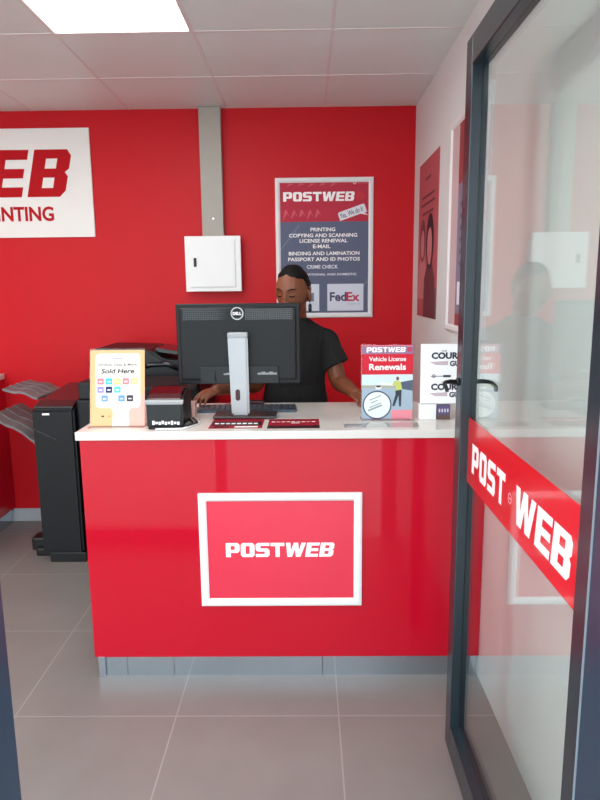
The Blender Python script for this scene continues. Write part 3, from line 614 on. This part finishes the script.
# road worker in a yellow vest
a.poly([(w_ * .64, h_ * .52), (w_ * .76, h_ * .51), (w_ * .79, h_ * .40), (w_ * .67, h_ * .385)], VEST, 5); a.disc(w_ * .70, h_ * .55, 0.006, ink('photo skin', (120, 86, 66)), 5, 0.008)
a.poly([(w_ * .64, h_ * .52), (w_ * .60, h_ * .47), (w_ * .63, h_ * .44), (w_ * .67, h_ * .49)], VEST, 5)
a.poly([(w_ * .66, h_ * .39), (w_ * .78, h_ * .40), (w_ * .77, h_ * .17), (w_ * .735, h_ * .17), (w_ * .72, h_ * .32), (w_ * .64, h_ * .17), (w_ * .60, h_ * .18), (w_ * .66, h_ * .33)], DRK, 5)
a.rect(w_ * .58, w_, 0, h_ * .12, ink('pink corner', (232, 140, 154)), 2)
a.disc(w_ * .30, h_ * .19, 0.058, ink('disc rim', (58, 72, 104)), 5); a.disc(w_ * .30, h_ * .19, 0.053, ink('disc paper', (226, 232, 230)), 6)
for k, (u, v, L_) in enumerate(((-.03, .018, .05), (-.025, .006, .03), (-.035, -.026, .06), (-.03, -.012, .05))):
    a.poly([(w_ * .30 + u + q * math.cos(R(22)) - s * math.sin(R(22)), h_ * .19 + v + q * math.sin(R(22)) + s * math.cos(R(22))) for q, s in ((0, 0), (L_, 0), (L_, .004 + .003 * (k == 2)), (0, .004 + .003 * (k == 2)))], ink('disc ink', (150, 160, 168)), 7)
a.build('card', vl)
b = new(); box(b, 0.14, 0.43, 2.385, 2.47, 1.0264, 1.0294, 0.001); tag(obj('acrylic_tray', b, ACRYLIC), 'clear flat acrylic sheet lying in front of the vehicle license stand', 'tray')

cg = thing('display_stand', 'white courier display sign standing beside the door edge on the counter', 'sign', (0.55, 2.53, 1.0264))
a = Art((0.452, 2.532, 1.088), (1, 0, 0), (0, 0.03, 1)); w_, h_ = 0.212, 0.242
a.slab(0, w_, 0, h_, 0.012, mat('white courier card', (240, 240, 242), 0.4)); CI = ink('courier ink', (52, 56, 70)); CGR = ink('courier pink grey', (196, 176, 186)); 
for v in (0.125, 0.0):
    a.text('THE', 0.082, 0.102, v + 0.086, v + 0.092, CI, 2, 0.02); a.text('COURIER', 0.042, 0.198, v + 0.057, v + 0.084, CI, 2, 0.05); a.text('GUY', 0.115, 0.175, v + 0.028, v + 0.050, CI, 2, 0.05)
    a.poly([(0.035, v + 0.045), (0.108, v + 0.049), (0.108, v + 0.033), (0.06, v + 0.033)], CGR, 1)
a.ring(0.052, 0.114, 0.004, 0.007, CI, 2); a.rect(0.04, 0.09, 0.112, 0.1145, CI, 2); a.rect(0.09, 0.12, 0.109, 0.118, CI, 2)
a.rect(0.0, w_, 0.0, 0.004, ink('shade edge', (170, 166, 172)), 1)
a.build('sign_board', cg)
b = new(); box(b, 0.447, 0.516, 2.524, 2.56, 1.0264, 1.088, 0.002); obj('foot', b, WHITE_STEEL, cg)
b = new(); box(b, 0.600, 0.664, 2.524, 2.56, 1.0264, 1.088, 0.002); obj('foot', b, WHITE_STEEL, cg)
cb = thing('small_carton', 'small purple and brown box under the white courier sign', 'box', (0.545, 2.54, 1.0264))
a = Art((0.520, 2.526, 1.0266), *XZ); a.slab(0, 0.052, 0, 0.058, 0.04, ink('carton purple', (96, 84, 124))); a.rect(0, 0.052, 0, 0.02, ink('carton brown', (104, 84, 80)), 1)
for k in range(4): a.rect(0.006 + 0.011 * k, 0.012 + 0.011 * k, 0.03, 0.044, ink('carton white', (206, 200, 214)), 1)
a.build('carton', cb)

# ================================================================== THE WOMAN BEHIND THE COUNTER
def remesh(bm, voxel, smooth=4):
    me = bpy.data.meshes.new('r'); bm.to_mesh(me); bm.free(); o = bpy.data.objects.new('r', me); C.objects.link(o)
    m = o.modifiers.new('v', 'REMESH'); m.mode = 'VOXEL'; m.voxel_size = voxel; m.use_smooth_shade = True
    s = o.modifiers.new('s', 'SMOOTH'); s.iterations = smooth; s.factor = 0.5
    dg = bpy.context.evaluated_depsgraph_get(); dg.update(); out = bpy.data.meshes.new_from_object(o.evaluated_get(dg))
    bpy.data.objects.remove(o); r = bmesh.new(); r.from_mesh(out); bpy.data.meshes.remove(out); return r
def gauss(p, c, s): return math.exp(-sum(((p[i] - c[i]) / s[i]) ** 2 for i in range(3)))
def head_point(n):
    """n: unit direction; face looks along -y, z up.  Returns a point of the head in metres about its centre."""
    x, y, z = n
    p = Vector((0.0735 * x, 0.094 * y, 0.116 * z))
    if z < 0.1:                                             # jaw narrows, back of skull tucks into the neck
        k = (0.1 - z); p.x *= 1 - 0.30 * k; 
        if y > 0: p.y *= 1 - 0.45 * k
        else: p.y *= 1 - 0.06 * k
    if y < 0: p.y *= 0.97 if abs(x) < 0.5 else 1.0
    d = 0
    q = (p.x, p.y, p.z)
    for sx in (-1, 1):
        d -= 0.009 * gauss(q, (sx * 0.031, -0.085, 0.004), (0.016, 0.04, 0.012))       # eye sockets
        d += 0.0065 * gauss(q, (sx * 0.031, -0.085, 0.001), (0.011, 0.04, 0.008))      # lids
        d += 0.004 * gauss(q, (sx * 0.029, -0.085, 0.023), (0.02, 0.04, 0.008))        # brow
        d += 0.006 * gauss(q, (sx * 0.043, -0.07, -0.030), (0.018, 0.04, 0.018))       # cheeks
        d += 0.005 * gauss(q, (sx * 0.013, -0.09, -0.036), (0.007, 0.04, 0.007))       # nostrils
    d += 0.011 * gauss(q, (0, -0.09, -0.014), (0.009, 0.04, 0.022)) + 0.013 * gauss(q, (0, -0.09, -0.034), (0.012, 0.04, 0.010))
    d += 0.007 * gauss(q, (0, -0.085, -0.062), (0.022, 0.04, 0.006)) + 0.008 * gauss(q, (0, -0.085, -0.073), (0.019, 0.04, 0.007))
    d -= 0.004 * gauss(q, (0, -0.085, -0.0675), (0.022, 0.04, 0.002)); d += 0.006 * gauss(q, (0, -0.08, -0.100), (0.018, 0.04, 0.012))
    p += Vector((0, -1, 0)) * d
    return p
HC = Vector((-0.064, 3.045, 1.537))
HM = Matrix.Translation(HC) @ Matrix.Rotation(R(-24), 4, 'Z') @ Matrix.Rotation(R(10), 4, 'X') @ Matrix.Rotation(R(2), 4, 'Y') @ Matrix.Scale(1.05, 4)
def add_head(bm):
    t = bmesh.new(); bmesh.ops.create_uvsphere(t, u_segments=72, v_segments=56, radius=1)
    for v in t.verts: v.co = head_point(v.co.normalized())
    merge(bm, t, HM)
    for sx in (-1, 1):                                       # ears: rim and bowl
        Me = HM @ Matrix.Translation((sx * 0.074, 0.008, -0.008)) @ Matrix.Rotation(R(sx * 18), 4, 'Z')
        pts = [Me @ Vector((sx * 0.004, 0.014 * math.sin(R(t)), 0.030 * math.cos(R(t)))) for t in range(-20, 300, 20)]
        tube(bm, pts, 0.0058, 8); ellipsoid(bm, Me @ Vector((0, 0, 0)), (0.006, 0.014, 0.026), Me.to_3x3()); ellipsoid(bm, Me @ Vector((0, -0.004, -0.030)), (0.006, 0.008, 0.010))
def limb(bm, pts, rad, seg=16):
    # resample into a smooth chain
    P = [Vector(p) for p in pts]; out, rr = [], []
    for i in range(len(P) - 1):
        for k in range(6):
            f = k / 6; p0, p1, p2, p3 = P[max(i - 1, 0)], P[i], P[i + 1], P[min(i + 2, len(P) - 1)]
            out.append(0.5 * ((2 * p1) + (p2 - p0) * f + (2 * p0 - 5 * p1 + 4 * p2 - p3) * f * f + (3 * p1 - p0 - 3 * p2 + p3) * f ** 3)); rr.append(rad[i] * (1 - f) + rad[i + 1] * f)
    out.append(P[-1]); rr.append(rad[-1]); tube(bm, out, rr, seg)
def add_hand(bm, wrist, d, up, side, curl=0.5):
    """palm and five fingers; d points along the hand, up is the back of the hand, side = +1 puts the thumb on the right of d"""
    d = Vector(d).normalized(); up = Vector(up); up = (up - d * up.dot(d)).normalized(); s = d.cross(up).normalized() * side; wv = Vector(wrist)
    M = Matrix((s, d, up)).transposed()
    ellipsoid(bm, wv + d * 0.045, (0.037, 0.050, 0.014), M); ellipsoid(bm, wv + d * 0.066 + s * 0.002, (0.038, 0.026, 0.012), M); ellipsoid(bm, wv + d * 0.02, (0.027, 0.035, 0.0155), M)
    for k, (off, ln) in enumerate(((0.030, 0.070), (0.010, 0.079), (-0.010, 0.074), (-0.029, 0.058))):
        base = wv + d * (0.080 - 0.004 * abs(k - 1)) + s * off; spread = s * (off * 0.35)
        p = [base - d * 0.02]; ang = R(-4); cur = base; dirv = (d + spread).normalized(); p.append(cur)
        for seg_, fl in ((0.45, 14), (0.30, 26), (0.25, 22)):
            ang += R(fl) * curl * 2; cur = cur + (dirv * math.cos(ang) - up * math.sin(ang)) * ln * seg_; p.append(cur)
        limb(bm, p, [0.0085, 0.0088, 0.0080, 0.0072, 0.0058], 10)
    b0 = wv + d * 0.020 + s * 0.022
    limb(bm, [b0, b0 + d * 0.022 + s * 0.020 - up * 0.004, b0 + d * 0.048 + s * 0.028 - up * 0.010, b0 + d * 0.070 + s * 0.026 - up * 0.013], [0.013, 0.0115, 0.0095, 0.007], 10)
wm = thing('person', 'woman in black t-shirt with braided hair standing behind the counter at the monitor', 'person', (-0.06, 3.13, 0))
TX, TY = -0.062, 3.135
def torso_rings(g=0.0):
    return [(TX, TY, 0.80, 0.160 + g, 0.112 + g), (TX, TY, 0.90, 0.172 + g, 0.122 + g), (TX, TY, 1.0, 0.158 + g, 0.113 + g), (TX, TY, 1.09, 0.142 + g, 0.104 + g), (TX, TY - 0.004, 1.20, 0.148 + g, 0.116 + g), (TX, TY, 1.28, 0.155 + g, 0.112 + g), (TX, TY + 0.004, 1.325, 0.158 + g, 0.096 + g), (TX, TY + 0.004, 1.362, 0.140 + g, 0.078 + g), (TX, TY + 0.004, 1.385, 0.100 + g, 0.066 + g), (TX + 0.004, TY, 1.412, 0.058 + g, 0.054 + g)]
SL, EL, WL = (0.094, 3.14, 1.300), (0.152, 3.09, 1.104), (0.222, 2.925, 1.070)     # image-right arm
SR, ER, WR = (-0.218, 3.14, 1.300), (-0.252, 3.09, 1.098), (-0.405, 2.868, 1.103)   # image-left arm
b = new(); loft(b, torso_rings(-0.006), 32, 2.3)
limb(b, [(TX + 0.004, TY + 0.008, 1.36), (TX + 0.008, TY - 0.012, 1.43), (HC.x + 0.008, HC.y + 0.022, 1.50)], [0.062, 0.051, 0.053]); add_head(b)
for S, E_, W_, hd, sd in ((SL, EL, WL, (0.25, -0.95, -0.09), -1), (SR, ER, WR, (-0.60, -0.76, -0.16), 1)):
    mid = [Vector(S).lerp(Vector(E_), 0.5) + Vector((0, 0, 0)), Vector(E_).lerp(Vector(W_), 0.35)]
    limb(b, [S, mid[0], E_, mid[1], W_, Vector(W_) + Vector(hd).normalized() * 0.02], [0.052, 0.045, 0.041, 0.040, 0.026, 0.024]); add_hand(b, W_, hd, (0, -0.12, 1), sd, 0.30 if sd < 0 else 0.55)
for sx in (-1, 1):
    limb(b, [(TX + sx * 0.085, TY, 0.86), (TX + sx * 0.09, TY - 0.01, 0.48), (TX + sx * 0.095, TY + 0.015, 0.10), (TX + sx * 0.095, TY + 0.01, 0.05)], [0.085, 0.056, 0.038, 0.036]); ellipsoid(b, (TX + sx * 0.098, TY - 0.05, 0.045), (0.038, 0.11, 0.03))
r = remesh(b, 0.0034, 5); body = obj('body', r, SKIN, wm, True)
# t-shirt
b = new(); rg = torso_rings(0.006)[1:]; loft(b, rg, 36, 2.3)
for S, E_ in ((SL, EL), (SR, ER)):
    S, E_ = Vector(S), Vector(E_); sg_ = 1 if S.x > TX else -1; c = S.lerp(E_, 0.62) + Vector((0.012 * sg_, 0, 0)); inn = S + Vector((TX - S.x, 0, 0)) * 0.35 + Vector((0, 0, 0.01))
    limb(b, [inn, S, S.lerp(E_, 0.28), c], [0.050, 0.059, 0.064, 0.070], 20)
r = remesh(b, 0.006, 6); obj('t_shirt', r, SHIRT, wm, True)
# trousers and shoes
b = new(); loft(b, [(TX, TY, 0.78, 0.165, 0.118), (TX, TY, 0.90, 0.176, 0.126), (TX, TY, 0.96, 0.168, 0.120)], 32, 2.3)
for sx in (-1, 1): limb(b, [(TX + sx * 0.085, TY, 0.84), (TX + sx * 0.09, TY - 0.008, 0.48), (TX + sx * 0.095, TY + 0.012, 0.09)], [0.092, 0.066, 0.055], 20)
r = remesh(b, 0.008, 5); obj('trousers', r, TROUSER, wm, True)
for sx in (-1, 1):
    b = new(); ellipsoid(b, (TX + sx * 0.098, TY - 0.045, 0.045), (0.048, 0.125, 0.05))
    for v in b.verts: v.co.z = max(v.co.z, 0.001)
    obj('shoe', b, BLACK, wm, True)
# hair: close cornrows over the skull, built on the head's own surface
t = bmesh.new(); bmesh.ops.create_uvsphere(t, u_segments=120, v_segments=90, radius=1); kill = []
for v in t.verts:
    n = v.co.normalized(); p = head_point(n)
    line_ = 0.084 - 0.40 * abs(p.x) if p.y < -0.02 else (0.084 - 0.40 * abs(p.x) - (p.y + 0.02) * 2.6 if p.y < 0.025 else -0.055)
    line_ = max(line_, -0.060)
    if p.z < line_ - 0.004: kill.append(v)
    e = max(0.0, min(1.0, (p.z - line_) / 0.012)); row = abs(math.sin(math.atan2(p.x, p.z + 0.02) * 9))
    v.co = p + n * (-0.0015 + e * (0.0045 + 0.0035 * row))
bmesh.ops.delete(t, geom=kill, context='VERTS'); b = new(); merge(b, t, HM); obj('hair', b, HAIR, wm, True)
# brows, lashes, lips, earring
for sx in (-1, 1):
    b = new(); pts = []
    for k in range(7):
        x = sx * (0.014 + 0.0058 * k); zz = 0.021 + 0.005 * math.sin(k / 6 * 2.6); y = -0.094 * math.sqrt(max(0, 1 - (x / 0.0735) ** 2 - (zz / 0.116) ** 2)) * 0.97; n = Vector((x / 0.0735, y / 0.094, zz / 0.116)).normalized(); pts.append(HM @ (head_point(n) + n * 0.0005))
    tube(b, pts, [0.0012, 0.0024, 0.0026, 0.0026, 0.0024, 0.0018, 0.001], 8); obj('eyebrow', b, HAIR, wm, True)
    b = new(); pts = []
    for k in range(7):
        x = sx * (0.019 + 0.0042 * k); zz = -0.0035 - 0.0035 * math.sin(k / 6 * math.pi); y = -0.094 * math.sqrt(max(0, 1 - (x / 0.0735) ** 2 - (zz / 0.116) ** 2)); n = Vector((x / 0.0735, y / 0.094, zz / 0.116)).normalized(); pts.append(HM @ (head_point(n) + n * 0.0008))
    tube(b, pts, [0.0014, 0.0026, 0.003, 0.003, 0.003, 0.0026, 0.0014], 8); obj('eyelashes', b, HAIR, wm, True)
b = new(); n = Vector((0, -0.80, -0.60)).normalized(); lp = []
for k in range(9):
    x = -0.020 + 0.005 * k; q = Vector((x / 0.0735, -0.78, -0.0675 / 0.116)).normalized(); lp.append(HM @ (head_point(q) + Vector((0, -0.001, 0))))
tube(b, lp, [0.001, 0.003, 0.004, 0.0045, 0.0045, 0.0045, 0.004, 0.003, 0.001], 8); obj('lips', b, mat('dark rose lips', (112, 56, 50), 0.4), wm, True)
b = new(); e0 = HM @ Vector((0.079, 0.002, -0.042))
tube(b, [e0, e0 + Vector((0, 0, -0.012))], 0.0016, 8); tube(b, [e0 + Vector((0, 0, -0.010)), e0 + Vector((0, 0, -0.018)), e0 + Vector((0, 0, -0.045)), e0 + Vector((0, 0, -0.048))], [0.004, 0.0085, 0.0075, 0.005], 12); obj('earring', b, BLACK_GLOSS, wm, True)
